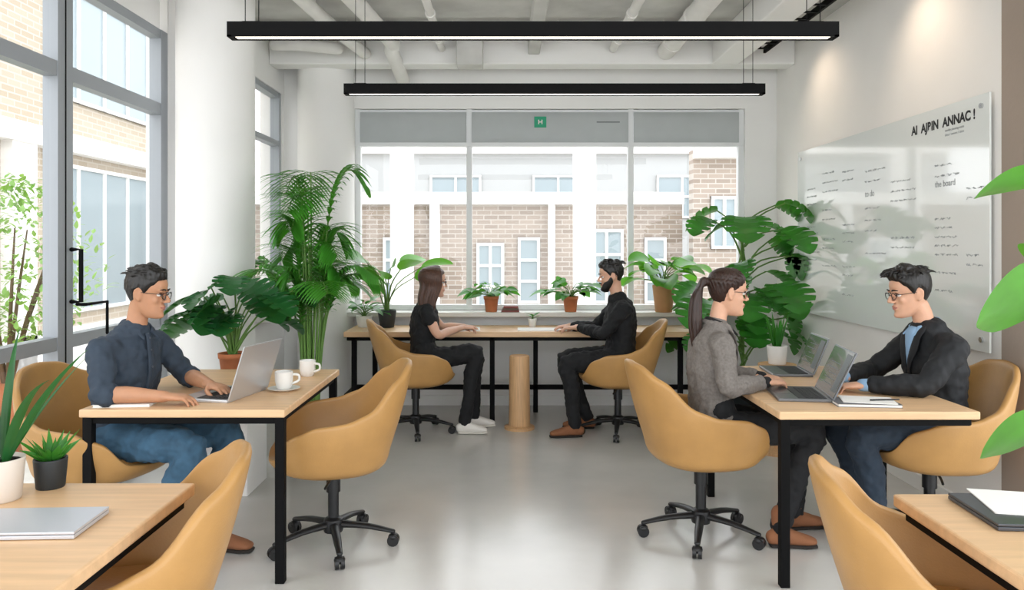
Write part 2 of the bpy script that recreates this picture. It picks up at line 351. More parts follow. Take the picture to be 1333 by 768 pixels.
# ------------------------------------------------------------------ chair
def interp(x,K):
    for i in range(len(K)-1):
        if x<=K[i+1][0]:
            t=(x-K[i][0])/(K[i+1][0]-K[i][0]); t=max(0,min(1,t)); s=t*t*(3-2*t); return K[i][1]*(1-s)+K[i+1][1]*s
    return K[-1][1]
def chair(x,y,yaw,sc=1.0,base_rot=0.3):
    e=empty('swivel_tub_chair',(x,y,0),math.radians(yaw))
    HK=[(0,.895),(.12,.885),(.24,.82),(.36,.69),(.46,.655),(.60,.645),(.72,.60),(.84,.475),(1,.455)]
    nt,nv=56,22; vs=[];fs=[]
    vs.append((0,0,.385))
    for i in range(1,nv+1):
        v=i/nv
        for j in range(nt):
            th=2*pi*j/nt-pi; w_=abs(th)/pi; H=interp(w_,HK)
            cx=-math.cos(th); cy=math.sin(th)
            k=(abs(cx)**2.6+abs(cy)**2.6)**(-1/2.6)
            A=.27; B=.305
            if v<=.4: q=v/.4; rf=.84*q; z=.385+.04*q*q
            else: q=(v-.4)/.6; rf=.84+.16*math.sin(q*pi/2); z=.425+(H-.425)*q
            X=cx*k*A*rf; Y=cy*k*B*rf
            bk=max(0,math.cos(th))
            X-=.20*max(0,z-.48)*bk
            if z>.66: Y*=1-.45*(z-.66)
            vs.append((X,Y,z))
    for j in range(nt): fs.append((0,1+(j+1)%nt,1+j))
    for i in range(nv-1):
        for j in range(nt):
            a=1+i*nt+j;b_=1+i*nt+(j+1)%nt; fs.append((a,b_,b_+nt,a+nt))
    b=MB(); b.add(vs,fs); b.obj('shell',[LEATH],parent=e,solid=.032,subsurf=1,auto=180)
    b=MB(); pr=[(0.02,.42),(.9,.42),(1,.44),(1.01,.47),(.97,.495),(.85,.508),(.4,.512),(.02,.513)]
    vs=[];fs=[]
    for r,z in pr:
        for j in range(40):
            a=2*pi*j/40; cx=math.cos(a);cy=math.sin(a);k=(abs(cx)**3+abs(cy)**3)**(-1/3)
            vs.append((cx*k*.235*r+.02,cy*k*.25*r,z-.02*max(0,cx)*r))
    for i in range(len(pr)-1):
        for j in range(40):
            a=i*40+j;c_=i*40+(j+1)%40; fs.append((a,c_,c_+40,a+40))
    fs.append(tuple(range((len(pr)-1)*40,len(pr)*40)))
    b.add(vs,fs); b.obj('seat_cushion',[LEATH2],parent=e,auto=180)
    b=MB(); b.lathe([(.05,.375),(.13,.37),(.13,.39),(.05,.395)],n=24); b.lathe([(.026,.1),(.026,.26),(.034,.262),(.034,.37)],n=20)
    b.lathe([(.045,.07),(.05,.09),(.045,.13),(.03,.14)],n=20)
    b.tube([(0,.05,.36),(.03,.16,.355),(.05,.22,.345)],.006,n=8)
    for k in range(5):
        a=base_rot+2*pi*k/5; d=V((math.cos(a),math.sin(a),0)); s_=V((-d.y,d.x,0))
        b.tube([d*.03+V((0,0,.105)),d*.16+V((0,0,.095)),d*.29+V((0,0,.068))],[(.024,.018),(.02,.014),(.014,.010)],n=10,up=(0,0,1))
        p=d*.29; b.tube([p+V((0,0,.07)),p+V((0,0,.035))],.008,n=8,sub=1)
        for sg in (-1,1):
            q=p+s_*.013*sg+V((0,0,.028)); b.tube([q-s_*.008,q+s_*.008],.028,n=18,sub=1,cap=False)
        b.ell(p+V((0,0,.042)),(.026,.026,.018),seg=12)
    b.obj('star_base',[BLACKP],parent=e)
    return e
chair(-.84,3.72,196,base_rot=.35)
chair(-1.90,3.62,-12)
chair(-.71,5.98,12,base_rot=.9)
chair(.86,5.95,176,base_rot=.2)
chair(.97,3.84,8,base_rot=.5)
chair(2.08,3.78,178)
chair(-1.08,2.05,200)
chair(1.16,1.92,-14)

# ------------------------------------------------------------------ small props
def laptop(x,y,z,yaw,body,open_deg=110,W=.31,D=.215,name='laptop'):
    e=empty(name,(x,y,z),math.radians(yaw))
    b=MB(); b.box((-D/2,-W/2,0),(D/2,W/2,.014)); b.obj('base',[body],parent=e,smooth=False,bevel=.004)
    b=MB(); b.box((-D/2+.09,-W/2+.02,.0142),(D/2-.02,W/2-.02,.0155),0)
    for r in range(5):
        for k in range(12): b.box((D/2-.035-r*.019,-W/2+.027+k*.0215,.0155),(D/2-.021-r*.019,-W/2+.044+k*.0215,.017),0)
    b.box((-D/2+.012,-.045,.0142),(-D/2+.075,.045,.0148),1); b.obj('keyboard',[KEYS,body],parent=e,smooth=False)
    a=math.radians(open_deg-90); M=Matrix.Translation((D/2,0,.012))@Matrix.Rotation(a,4,'Y')
    b=MB(); b.box((0,-W/2,0),(.007,W/2,D),0,M); b.obj('lid',[body],parent=e,smooth=False,bevel=.003)
    b=MB(); b.box((-.0015,-W/2+.008,.008),(-.0002,W/2-.008,D-.008),0,M)
    b.box((-.0022,-W/2+.02,.03),(-.0016,-W/2+.09,D-.02),1,M)
    for r in range(5): b.box((-.0022,-W/2+.11,.05+r*.026),(-.0016,W/2-.04-.03*(r%3),.054+r*.026),1,M)
    b.obj('display',[SCREEN,UI],parent=e,smooth=False)
    return e
laptop(-1.33,3.60,.75,-12,SILVER,108,W=.34,D=.255)
laptop(1.36,3.60,.75,-8,DARKALU,115,W=.33,D=.235)
laptop(1.54,4.25,.75,-5,DARKALU,112,W=.31,D=.21)
def mug(x,y,z,saucer=False,rz=0,s=1.0):
    e=empty('coffee_mug' if not saucer else 'coffee_cup_on_saucer',(x,y,z),rz)
    z0=.006 if saucer else 0
    b=MB(); b.lathe([(.025*s,z0),(.034*s,z0+.008),(.042*s,z0+.04),(.043*s,z0+.085*s),(.040*s,z0+.087*s),(.038*s,z0+.07*s),(.036*s,z0+.068*s)],n=32)
    b.tube([(.04*s,0,z0+.07*s),(.068*s,0,z0+.066*s),(.07*s,0,z0+.04*s),(.038*s,0,z0+.026*s)],.006,n=10); b.obj('cup',[WPOT],parent=e)
    b=MB(); b.lathe([(.0,z0+.0685*s),(.037*s,z0+.069*s),(.037*s,z0+.0695*s)],n=24); b.obj('coffee',[mat('coffee','#3a2216',.2)],parent=e)
    if saucer:
        b=MB(); b.lathe([(.04,0),(.045,.003),(.075,.012),(.076,.014),(.045,.007),(.0,.006)],n=36); b.obj('saucer',[WPOT],parent=e)
mug(-1.08,3.72,.75,True,0.3); mug(-1.07,4.12,.75,False,-.2)
def stack(name,x,y,z,rz,w,h,t,m,pages=False):
    b=MB(); b.box((-w/2,-h/2,0),(w/2,h/2,t*.12),0); b.box((-w/2+.004,-h/2+.003,t*.12),(w/2-.002,h/2-.003,t*.88),1); b.box((-w/2,-h/2,t*.88),(w/2,h/2,t),0)
    return b.obj(name,[m,PAPER],loc=(x,y,z),rz=rz,smooth=False,bevel=.001)
stack('notebook',-1.68,3.40,.75,.1,.24,.15,.012,PAPER)
stack('notebook',1.58,3.40,.75,-.1,.27,.16,.014,mat('grey_cover','#5a5b60',.5))
stack('loose_papers',1.60,3.41,.764,-.25,.22,.15,.004,PAPER)
b=MB(); b.tube([(0,0,0),(.13,.01,0)],.0035,n=8,sub=1); b.obj('pen',[BLACKP],loc=(1.6,3.38,.772))
def closed_laptop(x,y,z,rz,w,d,body):
    b=MB(); b.box((-w/2,-d/2,.002),(w/2,d/2,.011),0); b.box((-w/2,-d/2,.0125),(w/2,d/2,.019),0); b.box((-w/2+.004,-d/2+.004,.010),(w/2-.004,d/2-.004,.013),1)
    for sx in (-1,1):
        for sy in (-1,1): b.box((sx*(w/2-.03)-.01,sy*(d/2-.03)-.01,0),(sx*(w/2-.03)+.01,sy*(d/2-.03)+.01,.003),1)
    return b.obj('closed_laptop',[body,KEYS],loc=(x,y,z),rz=rz,smooth=False,bevel=.002)
closed_laptop(-1.20,1.91,.75,.05,.33,.18,mat('pale_alu','#c9ccd4',.35,metal=.4))
closed_laptop(1.38,1.99,.75,-.06,.34,.24,mat('space_grey','#55585e',.35,metal=.6))
stack('loose_papers',1.40,2.02,.769,-.22,.28,.2,.003,PAPER)
stack('notebook',-.45,6.42,.75,.05,.45,.28,.008,PAPER)
stack('notebook',.34,6.40,.75,-.02,.5,.20,.008,PAPER)
b=MB()
for i,cc in enumerate((0,1,0)): b.box((-.08+.01*i,-.06,i*.018),(.08-.005*i,.06,i*.018+.016),cc)
b.obj('stack_of_books',[mat('book_red','#7c3f38',.6),mat('book_brown','#5b4a3d',.6)],loc=(.03,6.88,.86),smooth=False,bevel=.001)

# glass whiteboard
e=empty('glass_whiteboard')
b=MB(); b.box((2.425,3.86,.91),(2.435,6.40,2.225)); b.obj('panel',[mat('board_glass','#e9edeb',.08,coat=.6,spec=.8)],parent=e,smooth=False)
b=MB()
for y in (3.92,6.33):
    for z in (.97,2.165): b.tube([(2.415,y,z),(2.458,y,z)],.014,n=14,sub=1,cap=False)
b.obj('standoffs',[CHROME],parent=e)
INK=mat('marker_ink','#1d1f22',.6); INKG=mat('marker_ink_grey','#9a9fa2',.7)
def txt(s,y,z,size,m,bold=0):
    cu=bpy.data.curves.new('lettering','FONT'); cu.body=s; cu.size=size; cu.extrude=.0004; cu.offset=bold; cu.materials.append(m)
    o=bpy.data.objects.new('lettering',cu); bpy.context.collection.objects.link(o); o.parent=e
    o.matrix_local=Matrix(((0,0,-1,2.4242),(-1,0,0,y),(0,1,0,z),(0,0,0,1)))
txt('AI  AJBIN  ANNAC !',4.60,2.11,.072,INK,.0025)
txt('weekly planning notes',4.25,2.08,.020,INKG); txt('ideas / owners / dates',4.25,2.055,.020,INKG)
random.seed(3)
b=MB()
for (y,zs,w_) in ((6.2,(1.9,1.84,1.78,1.6,1.55,1.4,1.34),.2),(5.9,(2.0,1.93,1.86,1.72,1.65,1.5,1.43,1.3),.25),(5.55,(1.98,1.92,1.6,1.54,1.48,1.3,1.24,1.1),.22),(5.2,(1.95,1.88,1.7,1.62,1.55,1.4),.26),(4.85,(1.85,1.79,1.73,1.5,1.44,1.3),.3),(4.35,(1.9,1.84,1.6,1.55,1.50,1.45,1.40,1.3,1.2),.22),(4.05,(1.75,1.7,1.4,1.35),.12)):
    for z in zs:
        yy=y; wtot=w_*random.uniform(.6,1)
        while yy>y-wtot:
            wl_=random.uniform(.03,.06); n=int(wl_/.006)+2
            b.tube([(2.4235,yy-wl_*i/n,z+.010*random.uniform(-.6,.8)) for i in range(n+1)],.0013,n=4,sub=1,cap=False); yy-=wl_+.015
b.obj('handwriting',[INKG],parent=e)
txt('the board',4.35,1.78,.05,INKG); txt('to do',5.2,1.78,.06,INKG)

# ------------------------------------------------------------------ plants
UP=V((0,0,1))
def leaf(mb,base,d,L,W,droop=.5,kind='lance',mat=0,roll=0,n=None,fold=.18):
    d=V(d).normalized(); p=V(base); n=n or (44 if kind=='monstera' else (16 if kind in('heart','paddle') else 9))
    vs=[]
    sd=d.cross(UP)
    if sd.length<.05: sd=V((1,0,0))
    sd.normalize()
    sd=Matrix.Rotation(roll,3,d)@sd
    for i in range(n+1):
        t=i/n; dd=(d+V((0,0,-1))*droop*t).normalized()
        if i: p=p+dd*(L/n)
        s_=(sd-dd*sd.dot(dd)).normalized(); nn=s_.cross(dd).normalized()
        if kind=='lance': w_=W*math.sin(pi*min(1,t*.94+.06)**.75)
        elif kind=='paddle': w_=W*max(0,math.sin(pi*(t**.85)))**.6
        else: w_=W*(max(0,math.sin(pi*(.12+.88*t)))**.65)*(1.0 if t<.5 else 1-.25*(t-.5))
        if t>=1: w_=.001
        inner=w_*.45; off=fold*w_
        if kind=='monstera':
            ph=(t*5.5)%1; notch=.0
            if .12<t<.9 and ph<.22: notch=.5
            wo=w_*(1-notch)
            sl=-.25*wo
        else: wo=w_; sl=0
        e1=p+s_*wo+nn*off+dd*sl*-.5; e2=p-s_*wo+nn*off+dd*sl*-.5
        vs+= [e1,p+s_*min(inner,wo*.9)+nn*off*.3,p,p-s_*min(inner,wo*.9)+nn*off*.3,e2]
    fs=[]
    for i in range(n):
        for j in range(4): a=i*5+j; fs.append((a,a+1,a+6,a+5))
    mb.add(vs,fs,mat)
def stemleaf(mb,base,az,elev,SL,L,W,kind,mat,droop=.7,sr=.004,bend=.25,smat=2,roll=0,ld0=.5):
    base=V(base); o=V((math.cos(az),math.sin(az),0))
    d=(o*math.cos(elev)+UP*math.sin(elev))
    mid=base+d*SL*.5+UP*SL*.06; tip=base+d*SL+o*SL*bend-UP*SL*bend*.3
    mb.tube([base,mid,tip],[sr*1.3,sr,sr*.8],n=6,mat=smat,sub=3)
    ld=(tip-mid).normalized()+o*.5
    if kind=='monstera': ld=o*.8+UP*(.35-ld0)
    leaf(mb,tip,ld,L,W,droop,kind,mat,roll)
def pot(mb,r,h,mat=1,z=0,taper=.75,rim=True,smat=3):
    P=[(r*taper*.96,z),(r*taper,z+.004)]
    if rim: P+=[(r*.93,z+h*.8),(r*1.0,z+h*.8),(r*1.03,z+h),(r*.92,z+h),(r*.9,z+h*.9)]
    else: P+=[(r,z+h*.95),(r*.99,z+h),(r*.92,z+h),(r*.9,z+h*.9)]
    mb.lathe(P,n=28,mat=mat); mb.lathe([(r*.2,z+h*.9),(r*.9,z+h*.905)],n=20,mat=smat)
def plant(name,loc,r,h,potm,leafm,n,SL,L,W,kind,elev=(.5,1.4),droop=.7,taper=.75,rim=True,sr=.004,seed=1,stem_h=0,roll=.3,az0=None,bend=.25,cl=None,ld0=.5):
    random.seed(seed); b=MB(); pot(b,r,h,taper=taper,rim=rim)
    z=h*.9
    if stem_h: b.tube([(0,0,z),(.01,.01,z+stem_h*.5),(0,0,z+stem_h)],[.014,.012,.009],n=8,mat=2)
    for i in range(n):
        az=i*2.39996+random.uniform(-.3,.3); el=random.uniform(*elev); f=random.uniform(.7,1.15)
        if az0: az=random.uniform(*az0)
        base=(random.uniform(-.2,.2)*r,random.uniform(-.2,.2)*r,z+stem_h*((i+1)/n))
        s_=random.uniform(SL*.55,SL*1.1)
        stemleaf(b,base,az,el,s_,L*f,W*f,kind,0,droop,sr,bend,2,random.uniform(-roll,roll),ld0)
    if cl: b.clamp(*cl)
    return b.obj(name,[leafm,potm,STEM,SOIL],loc=loc,auto=180)
boxobj('plant_plinth',(-1.88,4.44,0),(-1.50,4.80,.66),MATS['wall_paint'],bevel=.004)
plant('potted_monstera',(-1.64,4.60,.66),.085,.15,TERRA,LD,20,.46,.25,.13,'monstera',(.85,1.5),.9,seed=5,sr=.005,bend=.12,az0=(-3.1,.8),roll=.6,ld0=.45,cl=((-.69,-1,0),(1,.39,3)))
plant('potted_monstera',(-1.85,6.35,.88),.085,.17,TERRA,LG,10,.40,.24,.11,'monstera',(.9,1.45),.9,seed=11,sr=.005,cl=((-.17,-.7,0),(2,.32,9)))
def palm(name,loc,potm):
    random.seed(21); b=MB(); pot(b,.17,.36,taper=.8,rim=False)
    for i in range(22):
        az=i*2.39996; o=V((math.cos(az),math.sin(az),0)); hh=random.uniform(.8,1.62); out=random.uniform(.10,.36)
        base=o*.04+UP*.33; k=random.uniform(.85,1.1)
        P=[base,base+UP*hh*.5+o*.03,base+UP*hh*.85+o*out*.35,base+UP*hh*1.0+o*out*.8,base+UP*hh*.93+o*out*1.35]
        b.tube(P,[.009,.007,.005,.004,.002],n=6,mat=2,sub=4)
        Q,_=smooth_path(P,[.01]*5,9)
        m=len(Q)
        for q in range(int(m*.42),m-1):
            t=(q-m*.42)/(m*.58); T=(Q[q+1]-Q[q-1]).normalized(); s_=T.cross(UP)
            if s_.length<.1: s_=V((-o.y,o.x,0))
            s_.normalize(); LL=.27*math.sin(pi*(.18+.75*t))*k
            for sg in (-1,1): leaf(b,Q[q],s_*sg*.8+T*.65+UP*.15,LL,.0135,.9,'lance',0,n=5)
    b.clamp((-.47,-.8,0),(.9,1,9))
    b.obj(name,[LP,potm,STEM,SOIL],loc=loc,auto=180)
palm('potted_palm',(-1.26,4.95,0),DPOT)
SC=((-1,-.6,0),(1,.13,2))
plant('potted_peace_lily',(-1.23,6.62,.75),.07,.10,WPOT,LG,20,.14,.18,.04,'lance',(.5,1.5),.7,seed=8,sr=.003,rim=False,cl=((-.13,-1,0),(.3,1,2)))
plant('potted_bird_of_paradise',(-1.03,6.60,.75),.08,.15,DPOT,LB,11,.47,.30,.085,'paddle',(1.05,1.5),.6,seed=4,sr=.005,rim=False,roll=1.3)
plant('potted_schefflera',(-.14,6.88,.86),.068,.14,TERRA,LG,26,.16,.15,.045,'lance',(.3,1.45),.8,seed=9,sr=.003,cl=SC,roll=.7)
plant('potted_schefflera',(.57,6.88,.86),.07,.14,TERRA,LG,30,.17,.16,.045,'lance',(.25,1.4),.8,seed=10,sr=.003,cl=SC,roll=.7)
plant('potted_philodendron',(1.40,6.86,.86),.10,.24,TANPOT,LB,24,.26,.24,.10,'heart',(.3,1.4),1.0,seed=12,sr=.004,rim=False,cl=((-1,-.6,0),(1,.15,2)),roll=.6)
plant('potted_succulent',(.22,6.62,.75),.038,.075,WPOT,LG,9,.04,.07,.012,'lance',(.6,1.5),.3,seed=3,sr=.002,rim=False)
plant('potted_rubber_plant',(1.68,6.62,.75),.075,.14,TANPOT,LG,10,.12,.16,.06,'heart',(.4,1.4),.9,seed=31,sr=.003,rim=False)
plant('tall_monstera',(1.97,6.42,0),.18,.40,DPOT,LG,32,.42,.34,.17,'monstera',(.25,1.4),1.0,seed=14,sr=.007,stem_h=1.16,bend=.25,az0=(-3.3,.3),cl=((-1.2,-1,0),(.44,.55,3)),roll=.5)
def blades(name,loc,r,h,potm,n,Lr,W,lm,spread=.25,seed=1,rim=False,droop=.1):
    random.seed(seed); b=MB(); pot(b,r,h,taper=.85,rim=rim)
    for i in range(n):
        az=i*2.39996; o=V((math.cos(az),math.sin(az),0)); leaf(b,o*r*.35+UP*h*.88,o*random.uniform(.3,1)*spread+UP,random.uniform(*Lr),W,droop*random.uniform(.3,1.2),'lance',0,roll=random.uniform(-1,1),fold=.35,n=12)
    b.obj(name,[lm,potm,STEM,SOIL],loc=loc,auto=180)
blades('snake_plant',(1.90,5.4,0.62),.07,.13,WPOT,12,(.16,.26),.018,LG,seed=2)
b=MB(); b.lathe([(.14,0),(.14,.02),(.02,.03),(.02,.59),(.13,.6),(.13,.62)],n=28); b.obj('plant_stand',[WOODE],loc=(1.90,5.4,0))
blades('potted_aloe',(-1.40,2.12,.75),.062,.115,mat('beige_pot','#d9cfc4',.6),9,(.22,.42),.013,LD,spread=.55,seed=6,droop=.7)
blades('potted_succulent',(-1.325,2.23,.75),.045,.085,DPOT,26,(.06,.11),.009,LG,spread=1.3,seed=7,droop=.3)
b=MB(); random.seed(2); pot(b,.16,.34,taper=.8,rim=False)
b.tube([(0,0,.3),(.02,0,.9),(-.02,0,1.4),(-.08,0,1.75)],[.016,.013,.01,.006],n=8,mat=2)
for (z,dx,dy,dz,L,W,rl) in ((1.70,-1,.1,.1,.21,.085,.5),(1.33,-1,-.2,.1,.28,.14,1.0),(1.60,-.8,-.4,-.2,.17,.06,.8),(.93,-1,-.1,.0,.24,.10,1.0),(1.0,.4,.8,.1,.26,.11,.2),(1.5,.5,-.6,.3,.24,.1,.2),(1.75,.2,.5,.7,.22,.09,0),(1.45,.2,.9,.2,.22,.1,.2),(1.2,.9,.1,.2,.24,.1,.3)):
    d=V((dx,dy,dz)).normalized(); p=V((-.02,0,z-.12)); t=p+d*.13+UP*.06
    b.tube([p,p.lerp(t,.5)+UP*.01,t],.005,n=6,mat=2); leaf(b,t,d,L,W,.7,'heart',0,rl)
b.obj('fiddle_leaf_fig',[LB,WPOT,STEM,SOIL],loc=(1.84,2.42,0),auto=180)
b=MB(); random.seed(5); b.lathe([(.3,0),(.35,.5)],n=20,mat=1)
for i in range(7):
    a=i*.9; b.tube([(0,0,.4),(math.cos(a)*.15,math.sin(a)*.15,1.0),(math.cos(a)*.4,math.sin(a)*.4,1.7)],[.02,.014,.006],n=6,mat=2)
for i in range(1500):
    a=random.uniform(0,6.28); rr=random.uniform(.1,.62)**.8; z=random.uniform(.75,2.1); rr*=math.sin(pi*min(1,max(.05,(z-.55)/1.65)))+.12
    leaf(b,(math.cos(a)*rr,math.sin(a)*rr,z),(random.uniform(-1,1),random.uniform(-1,1),random.uniform(-.3,1)),.07,.018,.3,'lance',0,n=3)
b.obj('courtyard_shrub',[leafmat('shrub_green','#7ea85a'),TERRA,BARK],loc=(-3.9,6.0,-.12),auto=180)

# ------------------------------------------------------------------ people
HS=[(-.120,.070,.015,.018),(-.112,.086,.000,.029),(-.098,.091,-.020,.039),(-.080,.086,-.042,.048),(-.060,.083,-.060,.056),(-.040,.081,-.074,.062),(-.020,.080,-.085,.067),(0,.077,-.093,.070),(.012,.080,-.097,.072),(.025,.087,-.100,.074),(.045,.090,-.103,.075),(.065,.086,-.101,.074),(.085,.073,-.092,.067),(.102,.053,-.074,.053),(.114,.025,-.048,.034),(.120,0,-.02,.012)]
def hslice(z):
    z=max(-.12,min(.12,z))
    for i in range(len(HS)-1):
        if z<=HS[i+1][0]:
            t=(z-HS[i][0])/(HS[i+1][0]-HS[i][0]); return [HS[i][k]*(1-t)+HS[i+1][k]*t for k in (1,2,3)]
    return HS[-1][1:]
def hp(z,phi,off=0):
    xf,xb,hw=hslice(z); cx=(xf+xb)/2; rx=(xf-xb)/2+off; hw=hw+off
    c,s=math.cos(phi),math.sin(phi); k=(abs(c)**2.15+abs(s)**2.15)**(-1/2.15)
    return V((cx+rx*c*k,hw*s*k,z))
def head_mesh(mb,M,female=False):
    n=32; vs=[];fs=[]
    Z=[-.12+.24*i/36 for i in range(37)]
    for z in Z:
        for j in range(n): vs.append(hp(z,2*pi*j/n))
    for i in range(36):
        for j in range(n): a=i*n+j;b=i*n+(j+1)%n; fs.append((a,b,b+n,a+n))
    fs.append(tuple(reversed(range(n)))); fs.append(tuple(range(36*n,37*n)))
    mb.add(vs,fs,0,M)
    k=.85 if female else 1
    mb.tube([(.079,0,.020),(.092,0,.002),(.103,0,-.014),(.110,0,-.026)],[.007*k,.008*k,.0095*k,.010*k],n=10,M=M)
    for s in (-1,1):
        mb.ell((.096,s*.011*k,-.031),(.014,.0075*k,.0075),seg=10,M=M)
        mb.ell((.083,s*.03,.021),(.010,.020,.007),seg=10,M=M)
        mb.ell((.052,s*.036,-.026),(.024,.018,.022),seg=12,M=M)
        mb.ell((-.008,s*.074,-.008),(.018,.008,.031),rot=(s*-.25,.15,s*-.25),seg=14,M=M)
        mb.tube([(.004,s*.073,.014),(-.010,s*.085,.026),(-.026,s*.087,.008),(-.018,s*.081,-.022),(-.004,s*.073,-.034)],.0055,n=8,M=M)
    mb.ell((.084,0,-.055),(.013,.022,.007),seg=12,M=M); mb.ell((.083,0,-.068),(.012,.019,.007),seg=12,M=M)
    mb.ell((.080,0,-.102),(.016,.020,.015),seg=12,M=M)
def hand(mb,w,d,n,th,curl=.8,M=None,s=1.0):
    w=V(w); d=V(d).normalized(); n=V(n); n=(n-d*n.dot(d)).normalized(); sd=d.cross(n).normalized()*th
    mb.tube([w-d*.02,w+d*.025*s,w+d*.06*s,w+d*.09*s],[(.026*s,.02*s),(.034*s,.018*s),(.041*s,.016*s),(.038*s,.012*s)],n=14,up=n,sub=2,M=M)
    for i,(o,L,r) in enumerate(((.030,.068,.0088),(.010,.078,.009),(-.010,.073,.0088),(-.029,.056,.0078))):
        p=w+d*(.082-.006*abs(i-1))*s+sd*o*s; pts=[p-d*.02*s,p]; rr=[r*s,r*s]; a=0
        for k,(fr,c_) in enumerate(((.45,.35),(.32,.7),(.25,.5))):
            a+=c_*curl; dd=d*math.cos(a)+n*math.sin(a)+sd*o*1.2; p=p+dd.normalized()*L*fr*s; pts.append(p); rr.append(r*s*(1-.1*(k+1)))
        mb.tube(pts,rr,n=8,sub=2,M=M)
    p=w+d*.02*s+sd*.024*s; q=p+(d*.6+sd*.7+n*.25).normalized()*.042*s; r_=q+(d*.9+sd*.25+n*.35).normalized()*.032*s; t=r_+(d*.95+n*.35).normalized()*.024*s
    mb.tube([p,q,r_,t],[.014*s,.012*s,.0105*s,.0085*s],n=8,sub=2,M=M)

def person(name,loc,yaw,P):
    e=empty(name,loc,math.radians(yaw)); fem=P.get('female',False); vx=P.get('voxel',.006)
    skin=P['skin']; H=V(P['H']); Cc=V(P['C']); N=V(P['N']); HD=V(P['HD'])
    kw=.88 if fem else 1.0
    sw=P.get('sw',.150 if fem else .180)
    back=V((-.015,0,0))
    spine=[H+V((0,0,-.055)),H+V((0,0,.02)),H.lerp(Cc,.33)+back,H.lerp(Cc,.68)+back*.5,Cc+V((-.005,0,-.02)),Cc.lerp(N,.6),N]
    wd=[(.13,.10),(.168,.118),(.136 if fem else .152,.098),(.148 if fem else .166,.118),(.16*kw+.008,.100),(.10*kw,.068),(.054,.052)]
    wd=[(a*kw if i not in (0,1) else a*.97,b*kw) for i,(a,b) in enumerate(wd)]
    sho=[V(P.get('S'+s,tuple(Cc+V((0,(1 if s=='L' else -1)*sw,-.015))))) for s in 'LR']
    elb=[V(P['EL']),V(P['ER'])]; wri=[V(P['WL']),V(P['WR'])]; kne=[V(P['KL']),V(P['KR'])]; ank=[V(P['AL']),V(P['AR'])]
    hips=[H+V((.01,.088,-.02)),H+V((.01,-.088,-.02))]
    def torso(mb,o,i0=0,i1=7,M=None):
        mb.tube(spine[i0:i1],[(a+o,b+o) for a,b in wd[i0:i1]],n=24,up=(1,0,0),sub=3)
    def arm(mb,i,o):
        S,E,W=sho[i],elb[i],wri[i]; r=kw
        pts=[S.lerp(Cc,.25)+V((0,0,.005)),S,S.lerp(E,.45),E,E.lerp(W,.35),W]
        rad=[.055*r+o,.053*r+o,.045*r+o,.037*r+o,.038*r+o,.025*r+o*.8]
        return pts,rad
    def leg(mb,i,o):
        h,K,A=hips[i],kne[i],ank[i]
        pts=[h,h.lerp(K,.5)+V((0,0,.005)),K,K.lerp(A,.30)+(V((-.015,0,0))),K.lerp(A,.7),A]
        rad=[.094*kw+o,.076*kw+o,.055*kw+o,.054*kw+o,.040*kw+o,.034*kw+o]
        return pts,rad
    hy,hpz=P.get('hyaw',0),P.get('hpitch',0); hs_=P.get('hs',1.0)
    MH=Matrix.Translation(HD)@Euler((0,math.radians(hpz),math.radians(hy))).to_matrix().to_4x4()@Matrix.Diagonal((hs_,hs_,hs_,1))
    # continuous body
    b=MB(); torso(b,-.012)
    b.tube([N+V((-.005,0,-.05)),N.lerp(HD,.4)+V((-.012,0,-.0)),MH@V((-.02,0,-.05))],[(.052*kw,.053*kw),(.0445*kw,.047*kw),(.047*kw,.051*kw)],n=18,up=(1,0,0))
    for i in (0,1):
        p,r=arm(b,i,0); b.tube(p,r,n=16); b.tube([sho[i]+V((0,0,.0)),N+V((-.02,0,-.03))],[.036*kw,.030*kw],n=12,sub=1)
        p,r=leg(b,i,0); b.tube(p,r,n=16)
        hd=V(P.get('HDL' if i==0 else 'HDR',(wri[i]-elb[i]).normalized())); hn=V(P.get('HN',(0,0,-1)))
        dd=hd.normalized(); sdv=dd.cross((hn-dd*hn.dot(dd)).normalized()); inner=-1 if i==0 else 1
        th=1 if sdv.y*inner>0 else -1
        hand(b,wri[i],hd,hn,th,P.get('curl',.8),s=.92 if fem else 1.0)
    head_mesh(b,MH,fem)
    b.obj('body',[skin],parent=e,remesh=vx,sm=3)
    b=MB()
    for s in (-1,1):
        b.ell((.0705,s*.031,.002),(.0115,.015,.0080),seg=12,mat=0,M=MH); b.ell((.0790,s*.031,.002),(.0042,.0062,.0066),seg=10,mat=1,M=MH)
        b.tube([(.080,s*.014,.0095),(.0835,s*.031,.0115),(.072,s*.048,.006)],[.0018,.0022,.0015],n=6,mat=1,M=MH)
        b.tube([(.0925,s*.013,.026),(.094,s*.030,.031),(.081,s*.050,.027)],[(.003,.004),(.003,.004),(.002,.002)],n=6,mat=2,M=MH)
    b.tube([(.085,-.022,-.0595),(.0955,0,-.0565),(.085,.022,-.0595)],[.0018,.0036,.0018],n=6,mat=3,M=MH)
    b.tube([(.084,-.019,-.0625),(.0935,0,-.0665),(.084,.019,-.0625)],[.0018,.004,.0018],n=6,mat=3,M=MH)
    b.obj('face_details',[mat('eye_white','#e9e6e2',.3),mat('iris','#2a1c14',.3),P['hairm'],P.get('lips',mat('lips','#a9645a',.5))],parent=e)
    # hair
    b=MB(); st=P['hair']; off=P.get('hoff',.009)
    HL=[(0,.078),(35,.072),(58,.045),(76,.0),(84,-.012),(92,.018),(108,.012),(122,-.04),(180,-.075)]
    if fem: HL=[(0,.080),(35,.070),(60,.040),(85,.005),(100,.0),(122,-.05),(180,-.085)]
    n=48; R=16; vs=[];fs=[]
